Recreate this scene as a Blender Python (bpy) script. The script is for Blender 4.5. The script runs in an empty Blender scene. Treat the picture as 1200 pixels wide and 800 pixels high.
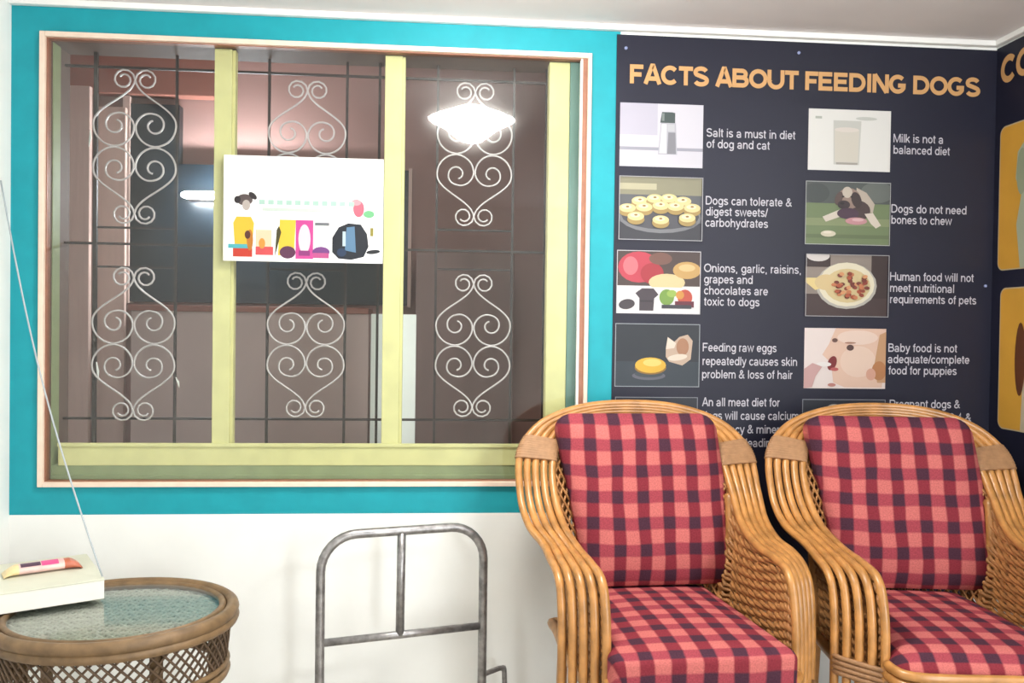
import bpy, bmesh, math, random
from mathutils import Vector, Matrix
random.seed(7)
PI = math.pi
S = bpy.context.scene
COL = S.collection

# ------------------------------------------------------------------ camera
F = 1000.0
CAM = Vector((0.0, -2.6, 1.2))
YAW, PITCH, ROLL = math.radians(4.81), math.radians(0.86), math.radians(0.78)
fw = Vector((math.sin(YAW)*math.cos(PITCH), math.cos(YAW)*math.cos(PITCH), -math.sin(PITCH)))
rt0 = Vector((math.cos(YAW), -math.sin(YAW), 0))
up0 = rt0.cross(fw)
rt = rt0*math.cos(ROLL) + up0*math.sin(ROLL)
up = -rt0*math.sin(ROLL) + up0*math.cos(ROLL)
cd = bpy.data.cameras.new('camera')
cd.sensor_fit = 'HORIZONTAL'; cd.sensor_width = 36.0; cd.lens = F/1200*36.0; cd.clip_start = 0.02
cam = bpy.data.objects.new('camera', cd); COL.objects.link(cam)
M3 = Matrix((rt, up, -fw)).transposed()
cam.matrix_world = Matrix.Translation(CAM) @ M3.to_4x4()
S.camera = cam

def at(px, py, Y=0.0):
    """the point of the upright plane y = Y that the photograph shows at this pixel"""
    d = rt*(px-600)/F + up*(400-py)/F + fw
    return CAM + d*((Y-CAM.y)/d.y)
def at_z(px, py, Z):
    d = rt*(px-600)/F + up*(400-py)/F + fw
    return CAM + d*((Z-CAM.z)/d.z)
def ax(px, py=330, Y=0.0): return at(px, py, Y).x
def az(py, px=600, Y=0.0): return at(px, py, Y).z

# ------------------------------------------------------------------ world, light, exposure
w = bpy.data.worlds.new('world'); S.world = w; w.use_nodes = True
w.node_tree.nodes['Background'].inputs[0].default_value = (0.9, 0.95, 1.0, 1)
w.node_tree.nodes['Background'].inputs[1].default_value = 0.25
S.view_settings.view_transform = 'Standard'
S.view_settings.look = 'None'
S.view_settings.exposure = 0.3
S.view_settings.gamma = 1.0
S.view_settings.use_curve_mapping = False
try:
    S.cycles.use_denoising = True
    S.cycles.denoiser = 'OPENIMAGEDENOISE'
    S.cycles.max_bounces = 8
    S.cycles.transparent_max_bounces = 16
    S.cycles.sample_clamp_indirect = 4.0
except Exception:
    pass

LAMP_POS = at(553, 139, 0.78)            # what the glass mirrors, seen through the pane ...
LAMP_POS = Vector((LAMP_POS.x, -LAMP_POS.y, LAMP_POS.z))   # ... and where it hangs in the room
def area(name, loc, target, sx, sy, power, color=(1, 1, 1)):
    l = bpy.data.lights.new(name, 'AREA'); l.shape = 'RECTANGLE'; l.size = sx; l.size_y = sy
    l.energy = power; l.color = color
    o = bpy.data.objects.new(name, l); COL.objects.link(o); o.location = loc
    o.rotation_euler = (Vector(target)-Vector(loc)).to_track_quat('-Z', 'Y').to_euler()
    return o
LAMP_EMIT = 62.0
TUBE_EMIT = 210.0
area('room_tube_light', (1.80, -2.0, 1.99), (0.2, -0.2, 0.7), 0.9, 0.06, 26, (0.97, 0.99, 1.0))
area('room_front_fill', (1.42, -3.90, 1.05), (0.1, 0, 0.7), 0.55, 1.9, 52, (0.95, 0.985, 1.0))  # fill added behind the camera to brighten window and chairs; no door there

# ------------------------------------------------------------------ materials
def lin(c):
    return tuple(((v/255)/12.92 if v/255 <= 0.04045 else ((v/255+0.055)/1.055)**2.4) for v in c) + (1.0,)
_mats = {}
def mat(name, rgb, rough=0.6, var=0.0, scale=20.0, metal=0.0, spec=0.4, stretch=None, bump=0.0, coords='Object'):
    if name in _mats: return _mats[name]
    m = bpy.data.materials.new(name); m.use_nodes = True
    nt = m.node_tree; b = nt.nodes['Principled BSDF']
    b.inputs['Roughness'].default_value = rough; b.inputs['Metallic'].default_value = metal
    b.inputs['Specular IOR Level'].default_value = spec
    c = lin(rgb)
    b.inputs['Base Color'].default_value = c
    if var or bump:
        tc = nt.nodes.new('ShaderNodeTexCoord'); mp = nt.nodes.new('ShaderNodeMapping')
        nz = nt.nodes.new('ShaderNodeTexNoise'); nz.inputs['Scale'].default_value = scale; nz.inputs['Detail'].default_value = 5
        if stretch: mp.inputs['Scale'].default_value = stretch
        nt.links.new(tc.outputs[coords], mp.inputs[0]); nt.links.new(mp.outputs[0], nz.inputs['Vector'])
        if var:
            cr = nt.nodes.new('ShaderNodeValToRGB')
            cr.color_ramp.elements[0].position = 0.3; cr.color_ramp.elements[1].position = 0.7
            cr.color_ramp.elements[0].color = tuple(v*(1-var) for v in c[:3]) + (1,)
            cr.color_ramp.elements[1].color = tuple(min(1, v*(1+var)) for v in c[:3]) + (1,)
            nt.links.new(nz.outputs['Fac'], cr.inputs[0]); nt.links.new(cr.outputs[0], b.inputs['Base Color'])
        if bump:
            bp = nt.nodes.new('ShaderNodeBump'); bp.inputs['Strength'].default_value = bump; bp.inputs['Distance'].default_value = 0.004
            nt.links.new(nz.outputs['Fac'], bp.inputs['Height']); nt.links.new(bp.outputs[0], b.inputs['Normal'])
    _mats[name] = m
    return m
def emit(name, rgb, strength):
    m = bpy.data.materials.new(name); m.use_nodes = True; nt = m.node_tree
    nt.nodes.remove(nt.nodes['Principled BSDF'])
    e = nt.nodes.new('ShaderNodeEmission'); e.inputs[0].default_value = lin(rgb); e.inputs[1].default_value = strength
    nt.links.new(e.outputs[0], nt.nodes['Material Output'].inputs[0])
    return m
def glass(name, tint, ior=1.5, smear=0.38):
    m = bpy.data.materials.new(name); m.use_nodes = True; nt = m.node_tree
    nt.nodes.remove(nt.nodes['Principled BSDF'])
    tr = nt.nodes.new('ShaderNodeBsdfTransparent'); tr.inputs[0].default_value = tint
    g1 = nt.nodes.new('ShaderNodeBsdfGlossy'); g1.inputs['Roughness'].default_value = 0.0
    g2 = nt.nodes.new('ShaderNodeBsdfGlossy'); g2.inputs['Roughness'].default_value = 0.13
    gm = nt.nodes.new('ShaderNodeMixShader'); gm.inputs[0].default_value = smear
    fr = nt.nodes.new('ShaderNodeFresnel'); fr.inputs[0].default_value = ior
    mx = nt.nodes.new('ShaderNodeMixShader')
    nt.links.new(g1.outputs[0], gm.inputs[1]); nt.links.new(g2.outputs[0], gm.inputs[2])
    ge = nt.nodes.new('ShaderNodeNewGeometry'); mr = nt.nodes.new('ShaderNodeMapRange')
    mr.inputs[3].default_value = ior; mr.inputs[4].default_value = 1/ior      # the same pane from either side
    nt.links.new(ge.outputs['Backfacing'], mr.inputs[0]); nt.links.new(mr.outputs[0], fr.inputs[0])
    nt.links.new(fr.outputs[0], mx.inputs[0]); nt.links.new(tr.outputs[0], mx.inputs[1]); nt.links.new(gm.outputs[0], mx.inputs[2])
    nt.links.new(mx.outputs[0], nt.nodes['Material Output'].inputs[0])
    return m

def plaid(name):
    """woven check: stripes both ways, darkest where they cross; UV in metres"""
    m = bpy.data.materials.new(name); m.use_nodes = True; nt = m.node_tree; N = nt.nodes; L = nt.links
    b = N['Principled BSDF']; b.inputs['Roughness'].default_value = 0.85; b.inputs['Specular IOR Level'].default_value = 0.15
    uv = N.new('ShaderNodeUVMap'); sp = N.new('ShaderNodeSeparateXYZ')
    nz = N.new('ShaderNodeTexNoise'); nz.inputs['Scale'].default_value = 9.0; nz.inputs['Detail'].default_value = 1
    dv = N.new('ShaderNodeVectorMath'); dv.operation = 'MULTIPLY_ADD'
    L.new(uv.outputs[0], nz.inputs['Vector'])
    L.new(nz.outputs['Color'], dv.inputs[0]); dv.inputs[1].default_value = (0.012, 0.012, 0); L.new(uv.outputs[0], dv.inputs[2])
    L.new(dv.outputs[0], sp.inputs[0])
    def stripe(sock, period, duty, off):
        a = N.new('ShaderNodeMath'); a.operation = 'MULTIPLY_ADD'; a.inputs[1].default_value = 1/period; a.inputs[2].default_value = 50+off
        L.new(sock, a.inputs[0])
        f = N.new('ShaderNodeMath'); f.operation = 'FRACT'; L.new(a.outputs[0], f.inputs[0])
        p = N.new('ShaderNodeMath'); p.operation = 'PINGPONG'; p.inputs[1].default_value = 0.5; L.new(f.outputs[0], p.inputs[0])
        r = N.new('ShaderNodeMapRange'); r.inputs[1].default_value = duty/2-0.035; r.inputs[2].default_value = duty/2+0.035
        r.inputs[3].default_value = 1; r.inputs[4].default_value = 0; L.new(p.outputs[0], r.inputs[0])
        return r.outputs[0]
    PER = 0.0715
    sx = stripe(sp.outputs[0], PER, 0.47, 0.0); sy = stripe(sp.outputs[1], PER, 0.47, 0.25)
    def mix(fac, a, c):
        k = N.new('ShaderNodeMix'); k.data_type = 'RGBA'; L.new(fac, k.inputs[0])
        for s, v in ((k.inputs[6], a), (k.inputs[7], c)):
            if isinstance(v, tuple): s.default_value = v
            else: L.new(v, s)
        return k.outputs[2]
    base = mix(sx, lin((188, 104, 100)), lin((124, 44, 54)))
    band = mix(sx, lin((150, 64, 74)), lin((68, 40, 54)))
    col = mix(sy, base, band)
    # thread colour irregularity
    nf = N.new('ShaderNodeTexNoise'); nf.inputs['Scale'].default_value = 260; nf.inputs['Detail'].default_value = 2
    L.new(uv.outputs[0], nf.inputs['Vector'])
    hv = N.new('ShaderNodeHueSaturation'); L.new(col, hv.inputs['Color'])
    mr = N.new('ShaderNodeMapRange'); mr.inputs[1].default_value = 0.3; mr.inputs[2].default_value = 0.7; mr.inputs[3].default_value = 0.8; mr.inputs[4].default_value = 1.15
    L.new(nf.outputs['Fac'], mr.inputs[0]); L.new(mr.outputs[0], hv.inputs['Value'])
    L.new(hv.outputs[0], b.inputs['Base Color'])
    bp = N.new('ShaderNodeBump'); bp.inputs['Strength'].default_value = 0.25; bp.inputs['Distance'].default_value = 0.002
    L.new(nf.outputs['Fac'], bp.inputs['Height']); L.new(bp.outputs[0], b.inputs['Normal'])
    return m

M_TEAL = mat('teal_paint', (18, 150, 164), 0.55, 0.06, 14, bump=0.05)
M_WALL = mat('white_paint', (240, 241, 238), 0.75, 0.03, 6, bump=0.05)
M_CEIL = mat('ceiling_paint', (226, 221, 221), 0.8, 0.03, 4)
M_TRIM = mat('white_gloss_trim', (240, 240, 238), 0.4)
M_CREAM = mat('cream_trim', (236, 214, 196), 0.5, 0.06, 30)
M_YEL = mat('yellow_paint', (226, 219, 156), 0.5, 0.07, 18)
M_GRGREEN = mat('grey_green_paint', (150, 160, 118), 0.6, 0.08, 20)
M_DKGREEN = mat('dark_green_paint', (96, 132, 122), 0.5, 0.06, 20)
M_BRNBEAD = mat('brown_wood_bead', (150, 104, 84), 0.55, 0.1, 40)
M_REVEAL = mat('brown_reveal_paint', (112, 90, 80), 0.7, 0.08, 20)
M_BAR = mat('dark_iron', (46, 36, 34), 0.5, 0.1, 60)
M_SCROLL = mat('silver_paint', (206, 196, 196), 0.4, 0.06, 60, metal=0.15)
M_FLOOR = mat('floor_tile', (196, 190, 180), 0.4, 0.08, 3)
M_CANE = mat('cane', (178, 126, 70), 0.3, 0.26, 26, bump=0.12, spec=0.6)
M_CANE_IN = mat('cane_weave', (166, 116, 68), 0.5, 0.25, 40)
M_WRAP = mat('cane_binding', (150, 112, 78), 0.55, 0.15, 60)
M_CANE_TBL = mat('aged_cane', (118, 94, 66), 0.5, 0.3, 30, bump=0.1)
M_SKIRT = mat('dark_cane', (96, 76, 58), 0.6, 0.3, 50)
M_PLAID = plaid('red_check_fabric')
M_PIPE = mat('dark_piping', (96, 26, 40), 0.8)
M_STEEL = mat('worn_steel', (150, 148, 148), 0.38, 0.35, 45, metal=0.75)
M_GLASS = glass('window_glass', (0.93, 0.95, 0.95, 1))
M_TGLASS = glass('table_glass', (0.95, 0.96, 0.955, 1), 1.28, 0.6)
M_NAVY = mat('navy_print', (22, 23, 41), 0.5, 0.05, 3, spec=0.35)
M_WHITEINK = mat('white_ink', (182, 179, 188), 0.5)
M_ORANGEINK = mat('orange_ink', (196, 150, 98), 0.5)

# ------------------------------------------------------------------ mesh helpers
class MB:
    def __init__(s): s.v = []; s.f = []; s.mi = []; s.mats = []; s.uv = {}; s.smooth = []
    def m(s, material):
        if material not in s.mats: s.mats.append(material)
        return s.mats.index(material)
    def add(s, vs, fs, material, smooth=False):
        o = len(s.v); s.v += [tuple(p) for p in vs]; k = s.m(material)
        for f in fs: s.f.append(tuple(i+o for i in f)); s.mi.append(k); s.smooth.append(smooth)
    def box(s, x0, x1, y0, y1, z0, z1, material, bev=0.0, mtx=None):
        bm = bmesh.new(); bmesh.ops.create_cube(bm, size=1)
        for v in bm.verts:
            v.co = Vector((x0+(v.co.x+.5)*(x1-x0), y0+(v.co.y+.5)*(y1-y0), z0+(v.co.z+.5)*(z1-z0)))
        if bev: bmesh.ops.bevel(bm, geom=list(bm.edges), offset=bev, segments=2, profile=.6, affect='EDGES')
        if mtx: bm.transform(mtx)
        bm.verts.index_update()
        s.add([v.co.copy() for v in bm.verts], [[v.index for v in f.verts] for f in bm.faces], material)
        bm.free()
    def tube(s, pts, r, material, sides=8, closed=False, caps=True):
        pts = [Vector(p) for p in pts]; n = len(pts)
        rr = r if isinstance(r, (list, tuple)) else [r]*n
        tang = []
        for i in range(n):
            a = pts[(i-1) % n] if (closed or i > 0) else pts[i]
            b = pts[(i+1) % n] if (closed or i < n-1) else pts[i]
            t = b-a
            tang.append(t.normalized() if t.length > 1e-9 else Vector((0, 0, 1)))
        t0 = tang[0]; ref = Vector((0, 0, 1)) if abs(t0.z) < .9 else Vector((1, 0, 0))
        nrm = t0.cross(ref).normalized()
        vs = []
        for i in range(n):
            t = tang[i]; nrm = nrm - t*nrm.dot(t)
            nrm = nrm.normalized() if nrm.length > 1e-6 else t.orthogonal().normalized()
            bn = t.cross(nrm)
            for k in range(sides):
                a = 2*PI*k/sides
                vs.append(pts[i] + (nrm*math.cos(a)+bn*math.sin(a))*rr[i])
        fs = []
        for i in range(n if closed else n-1):
            j = (i+1) % n
            for k in range(sides):
                k2 = (k+1) % sides
                fs.append((i*sides+k, i*sides+k2, j*sides+k2, j*sides+k))
        if caps and not closed:
            fs.append(tuple(range(sides-1, -1, -1))); fs.append(tuple((n-1)*sides+k for k in range(sides)))
        s.add(vs, fs, material, True)
    def quad(s, pts, material): s.add(pts, [tuple(range(len(pts)))], material)
    def build(s, name, parent=None, loc=None):
        me = bpy.data.meshes.new(name); me.from_pydata(s.v, [], s.f); me.update()
        for m_ in s.mats: me.materials.append(m_)
        for p, k, sm in zip(me.polygons, s.mi, s.smooth): p.material_index = k; p.use_smooth = sm
        bm = bmesh.new(); bm.from_mesh(me); bmesh.ops.recalc_face_normals(bm, faces=bm.faces); bm.to_mesh(me); bm.free()
        o = bpy.data.objects.new(name, me); COL.objects.link(o)
        if parent: o.parent = parent
        if loc: o.location = loc
        return o
def empty(name, loc=(0, 0, 0), rz=0.0):
    o = bpy.data.objects.new(name, None); COL.objects.link(o); o.location = loc; o.rotation_euler = (0, 0, rz)
    o.empty_display_size = 0.1
    return o
def tag(o, label=None, cat=None, group=None, kind=None):
    if label: o['label'] = label
    if cat: o['category'] = cat
    if group: o['group'] = group
    if kind: o['kind'] = kind
    return o
def spline(pts, n=8, closed=False):
    P = [Vector(p) for p in pts]; out = []; N = len(P)
    for i in range(N if closed else N-1):
        if closed: a, b, c, d = P[(i-1) % N], P[i], P[(i+1) % N], P[(i+2) % N]
        else: a, b, c, d = P[max(i-1, 0)], P[i], P[i+1], P[min(i+2, N-1)]
        for k in range(n):
            t = k/n
            out.append(0.5*((2*b)+(c-a)*t+(2*a-5*b+4*c-d)*t*t+(3*b-a-3*c+d)*t**3))
    if not closed: out.append(P[-1])
    return out

# ------------------------------------------------------------------ room shell
CEIL = az(25, 600)
XL, XR = ax(12), ax(1163)
YB = -3.95                                     # wall behind the camera
wx0, wx1 = ax(53), ax(685)                     # window opening
wz0, wz1 = az(564, 350), az(55.5, 350)
TEAL_R, TEAL_B = ax(723), az(602, 300)
WT = 0.16                                      # wall thickness
b = MB()
xs = [XL, wx0, wx1, TEAL_R, XR]; zs = [0, TEAL_B, wz0, wz1, CEIL]
for i in range(4):
    for j in range(4):
        if i == 1 and j == 2: continue
        b.quad([(xs[i], 0, zs[j]), (xs[i+1], 0, zs[j]), (xs[i+1], 0, zs[j+1]), (xs[i], 0, zs[j+1])],
               M_TEAL if (i < 3 and j > 0) else M_WALL)
for (p, q) in (((wx0, wz0), (wx0, wz1)), ((wx1, wz0), (wx1, wz1)), ((wx0, wz0), (wx1, wz0)), ((wx0, wz1), (wx1, wz1))):
    b.quad([(p[0], 0, p[1]), (q[0], 0, q[1]), (q[0], WT, q[1]), (p[0], WT, p[1])], M_REVEAL)
# outer face of the wall (corridor side)
zs2 = [0, wz0, wz1, CEIL]; xs2 = [XL, wx0, wx1, XR]
for i in range(3):
    for j in range(3):
        if i == 1 and j == 1: continue
        b.quad([(xs2[i], WT, zs2[j]), (xs2[i+1], WT, zs2[j]), (xs2[i+1], WT, zs2[j+1]), (xs2[i], WT, zs2[j+1])], M_WALL)
tag(b.build('wall_back'), kind='structure')
def plane(name, pts, m_):
    b = MB(); b.quad(pts, m_); return tag(b.build(name), kind='structure')
plane('wall_left', [(XL, YB, 0), (XL, 0, 0), (XL, 0, CEIL), (XL, YB, CEIL)], M_WALL)
plane('wall_right', [(XR, YB, 0), (XR, 0, 0), (XR, 0, CEIL), (XR, YB, CEIL)], M_WALL)
plane('wall_front', [(XL, YB, 0), (XR, YB, 0), (XR, YB, CEIL), (XL, YB, CEIL)], M_WALL)
plane('floor', [(XL, YB, 0), (XR, YB, 0), (XR, 0, 0), (XL, 0, 0)], M_FLOOR)
plane('ceiling', [(XL, YB, CEIL), (XR, YB, CEIL), (XR, 0, CEIL), (XL, 0, CEIL)], M_CEIL)
TZ = az(32, 600)
b = MB(); b.box(XL, XR, -0.022, 0.0, TZ, CEIL, M_TRIM, 0.004); tag(b.build('trim_1'), kind='structure')
b = MB(); b.box(XR-0.022, XR, YB, -0.022, TZ, CEIL, M_TRIM, 0.004); tag(b.build('trim_2'), kind='structure')

# ------------------------------------------------------------------ window
win = tag(empty('window_1', ((wx0+wx1)/2, 0, wz0)), kind='structure')
def wpart(mb, name):
    o = mb.build(name); o.parent = win; o.matrix_parent_inverse = win.matrix_basis.inverted(); return o
tx0, tx1, tz0, tz1 = ax(46.5), ax(689.5), az(569.5, 350), az(49.5, 350)
b = MB()
b.box(tx0, wx0, -0.012, 0.004, tz0, tz1, M_CREAM, 0.002); b.box(wx1, tx1, -0.012, 0.004, tz0, tz1, M_CREAM, 0.002)
b.box(wx0, wx1, -0.012, 0.004, tz0, wz0, M_CREAM, 0.002); b.box(wx0, wx1, -0.012, 0.004, wz1, tz1, M_CREAM, 0.002)
wpart(b, 'casing')
b = MB()
g = 0.003
b.box(wx0, wx0+g, 0.0, 0.024, wz0, wz1, M_BRNBEAD); b.box(wx0+g, wx1-0.02, 0.0, 0.024, wz0, wz0+g, M_BRNBEAD)
b.box(wx0+g, wx1-0.02, 0.0, 0.024, wz1-g, wz1, M_BRNBEAD)
b.box(wx1-0.014, wx1, 0.0, 0.024, wz0, wz1, M_BRNBEAD)
wpart(b, 'glazing_bead')
b = MB(); b.box(wx1-0.021, wx1-0.0145, 0.0, 0.022, wz0, wz1, M_TRIM); wpart(b, 'glazing_strip')
FY = 0.04
def fx(px, y=300): return ax(px, y, FY)
def fz(py, px=350): return az(py, px, FY)
b = MB()
b.box(fx(69), fx(668), FY, FY+0.05, fz(545.5), fz(523), M_YEL, 0.003)
b.box(fx(69), fx(640), FY-0.006, FY, fz(523.5), fz(519), M_YEL, 0.002)
wpart(b, 'bottom_rail')
b = MB(); b.box(wx0+.001, wx1-.001, FY-.004, FY+0.05, wz0, fz(556), M_GRGREEN, 0.002); b.box(wx0+.001, wx1-.001, FY+.003, FY+0.05, fz(556), fz(545.5), M_GRGREEN)
wpart(b, 'sill')
for (p0, p1) in ((249.5, 270), (449, 469.5)):
    b = MB(); b.box(fx(p0), fx(p1), FY, FY+0.05, fz(523), wz1, M_YEL, 0.003)
    b.box(fx(p1), fx(p1)+0.008, FY+0.012, FY+0.04, fz(523), wz1, M_YEL)
    wpart(b, 'mullion')
b = MB(); b.box(fx(641), fx(665), FY-.0015, FY+0.0485, fz(545)+.0006, wz1, M_YEL, 0.003); wpart(b, 'stile')
b = MB(); b.box(fx(665), wx1, FY-0.006, FY+0.05, wz0, wz1, M_DKGREEN, 0.002); wpart(b, 'outer_stile')
b = MB(); b.box(wx0, fx(61.5), FY, FY+0.05, wz0, wz1, M_GRGREEN, 0.002); wpart(b, 'outer_stile')
b = MB(); b.box(wx0+g, wx1-0.022, 0.010, 0.015, wz0+g, wz1-g, M_GLASS)
pane = wpart(b, 'glass_pane')

# ------------------------------------------------------------------ grille behind the frame
GY = 0.125
gr = tag(empty('window_grille', (ax(360, 300, GY), GY, wz0)), 'dark iron window grille with silver painted scrollwork behind the yellow mullions', 'window grille')
def gpart(mb, name):
    o = mb.build(name); o.parent = gr; o.matrix_parent_inverse = gr.matrix_basis.inverted(); return o
def gx(px, y=300): return ax(px, y, GY)
def gz(py, px=350): return az(py, px, GY)
BR = 0.0045
for px in (66.5, 111.5, 206, 273, 314, 405, 443, 471, 511, 600, 638):
    b = MB(); x = gx(px); r = 0.0055 if px in (66.5, 111.5) else BR*.85
    b.box(x-r, x+r, GY-r, GY+r, wz0+0.004, wz1, M_BAR); gpart(b, 'upright_bar')
for py, pxm in ((87, 350), (290, 350), (491, 350)):
    b = MB(); z = gz(py, pxm); b.box(wx0, wx1, GY-BR*.8, GY+BR*.8, z-BR*.8, z+BR*.8, M_BAR); gpart(b, 'cross_bar')
def scroll_paths(cx, cz, u):
    """one ornament: four S-scrolls around (cx, cz); u = metres per photo pixel there"""
    out = []
    for sx in (-1, 1):
        for sz in (-1, 1):
            P = []
            # small curl
            for k in range(17):
                t = k/16; ang = PI*2*(1.4*(1-t)); r = 5.5+7.5*t
                P.append((13.0-r*math.cos(ang), 79.0+r*math.sin(ang)))
            # neck and shoulder
            a = Vector((0.4, 79)); e = Vector((47.5, 26)); ta = Vector((2, -62)); te = Vector((-2, -66))
            for k in range(1, 14):
                t = k/14
                h = a*(2*t**3-3*t**2+1)+ta*(t**3-2*t**2+t)+e*(-2*t**3+3*t**2)+te*(t**3-t**2)
                P.append((h.x, h.y))
            # large volute, angles from the outer side down and in
            key = [(0, 25.0), (.25, 25.0), (.5, 21.5), (.75, 13.5), (1.0, 10.5), (1.25, 9.0), (1.5, 7.5), (1.7, 6.0)]
            for k in range(0, 49):
                t = k/48*1.7
                for q in range(len(key)-1):
                    if key[q][0] <= t <= key[q+1][0]+1e-9:
                        f = (t-key[q][0])/(key[q+1][0]-key[q][0]); r = key[q][1]+(key[q+1][1]-key[q][1])*f
                ang = t*2*PI
                P.append((22.5+r*math.cos(ang), 25.5-r*math.sin(ang)))
            out.append([(cx+sx*p*u, GY-0.012, cz+sz*q*u) for p, q in P])
    return out
u_ = (ax(400, 300, GY)-ax(300, 300, GY))/100
for cx_, cy_ in ((159.5, 173), (158, 403), (360.5, 181), (359, 404), (556, 182), (554, 405)):
    b = MB(); c = at(cx_, cy_, GY)
    for P in scroll_paths(c.x, c.z, u_*(0.985 if cx_ < 300 else 0.945)):
        b.tube(P, 0.0031, M_SCROLL, 6)
    gpart(b, 'scroll_ornament')
for xa, xb in ((111.5, 206), (314, 405), (511, 600)):
    for py in (267, 313):
        b = MB(); z = gz(py+(3 if xa > 300 else 0), (xa+xb)/2)
        b.box(gx(xa)+BR, gx(xb)-BR, GY-.0035, GY+.0035, z-.003, z+.003, M_BAR); gpart(b, 'short_bar')

M_FLECK = mat('white_paint_fleck', (236, 234, 228), .6)
for (p0, q0, p1, q1) in ((64, 84, 68, 100), (106, 152, 104, 172), (113, 424, 115, 446), (206, 442, 210, 454)):
    a = at(p0, q0, GY-.008); c = at(p1, q1, GY-.008)
    b = MB(); b.tube([a, a.lerp(c, .5)+Vector((.002, 0, 0)), c], [.0015, .0038, .001], M_FLECK, 6); gpart(b, 'paint_fleck')

# ------------------------------------------------------------------ corridor beyond the window
BY = 1.35
M_BROWN = mat('brown_wall', (166, 130, 122), 0.7, 0.06, 3)
M_BROWN2 = mat('red_brown_board', (146, 92, 78), 0.6, 0.10, 4, stretch=(1, 1, .3))
M_PALEBRN = mat('pale_brown_ply', (204, 174, 162), 0.6, 0.06, 8, stretch=(6, 1, .6))
M_DARK = mat('dark_window_glass', (16, 25, 32), 0.3, 0.25, 6)
M_COUNTER = mat('counter_front', (198, 174, 166), 0.7, 0.05, 5)
def bx(px, y=300, Y=BY): return ax(px, y, Y)
def bz(py, px=350, Y=BY): return az(py, px, Y)
OX0, OX1 = XL-0.7, XR+0.1
plane('wall_beyond', [(OX0, BY+.06, 0), (OX1, BY+.06, 0), (OX1, BY+.06, 2.6), (OX0, BY+.06, 2.6)], M_BROWN)
plane('floor_beyond', [(OX0, WT, 0), (OX1, WT, 0), (OX1, BY+.06, 0), (OX0, BY+.06, 0)], M_FLOOR)
plane('ceiling_beyond', [(OX0, WT, 2.6), (OX1, WT, 2.6), (OX1, BY+.06, 2.6), (OX0, BY+.06, 2.6)], M_BROWN)
plane('wall_beyond_left', [(OX0, WT, 0), (OX0, BY+.06, 0), (OX0, BY+.06, 2.6), (OX0, WT, 2.6)], M_BROWN)
plane('wall_beyond_right', [(OX1, WT, 0), (OX1, BY+.06, 0), (OX1, BY+.06, 2.6), (OX1, WT, 2.6)], M_BROWN)
# dark window across the corridor
dw = tag(empty('window_2', (bx(310), BY, bz(355))), kind='structure')
b = MB(); b.box(bx(151), bx(479), BY, BY+.055, bz(356), bz(196), M_DARK); b.box(bx(151), bx(209), BY, BY+.055, bz(196), bz(122, 180), M_DARK); o = b.build('glass_pane'); o.parent = dw; o.matrix_parent_inverse = dw.matrix_basis.inverted()
b = MB()
for (p0, p1, q0, q1) in ((144, 152, 120, 358), (478, 482, 194, 358)):
    b.box(bx(p0), bx(p1), BY-.012, BY+.05, bz(q1), bz(q0), M_PALEBRN)
o = b.build('frame'); o.parent = dw; o.matrix_parent_inverse = dw.matrix_basis.inverted()
# wooden head board over it
b = MB(); b.box(bx(-40), bx(252), BY-.02, BY+.05, bz(118), bz(20), M_BROWN2, .004)
tag(b.build('wood_valance'), 'red-brown wooden board over the corridor, behind the top of the left pane', 'board')
# plywood door leaves at the left
b = MB(); b.box(bx(40, 300, 1.1), bx(104, 300, 1.1), 1.1, 1.13, 0.0, bz(100, 90, 1.1), M_PALEBRN, .003)
tag(b.build('plywood_panel'), 'tall pale brown plywood panel at the far left behind the glass', 'panel')
b = MB(); b.box(bx(113, 300, 1.2), bx(146, 300, 1.2), 1.2, 1.225, 0.0, bz(125, 130, 1.2), M_PALEBRN, .003)
tag(b.build('door_leaf'), 'narrow brown door leaf behind the left pane, next to the dark window', 'door leaf')
ct = tag(empty('counter', (bx(290), 1.15, 0)), 'long brown counter front in the corridor, below the dark window', 'counter')
CYc = 1.10
b = MB(); b.box(bx(154, 300, CYc), bx(433, 300, CYc), CYc, CYc+.2, 0.0, az(366, 300, CYc), M_COUNTER, .003)
o = b.build('body'); o.parent = ct; o.matrix_parent_inverse = ct.matrix_basis.inverted()
b = MB(); b.box(bx(152, 300, CYc), bx(433, 300, CYc), CYc-.02, CYc+.21, az(366, 300, CYc), az(359, 300, CYc), M_BROWN2, .003)
o = b.build('worktop'); o.parent = ct; o.matrix_parent_inverse = ct.matrix_basis.inverted()
WY = 0.36
b = MB(); b.box(ax(434, 440, WY), ax(487, 440, WY), WY, WY+.02, 0.0, az(368, 460, WY), mat('white_laminate', (248, 250, 246), .5, .03, 8), .003)
tag(b.build('white_board'), 'white upright board standing behind the right-hand mullion', 'board')
b = MB(); b.box(ax(488, 300, 1.0), ax(603, 300, 1.0), 1.0, 1.25, 0.0, az(296, 550, 1.0), mat('brown_cupboard', (132, 106, 101), .6, .08, 5, stretch=(4, 1, .5)), .004)
tag(b.build('cupboard'), 'dark brown cupboard in the corridor behind the right pane', 'cupboard')
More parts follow.
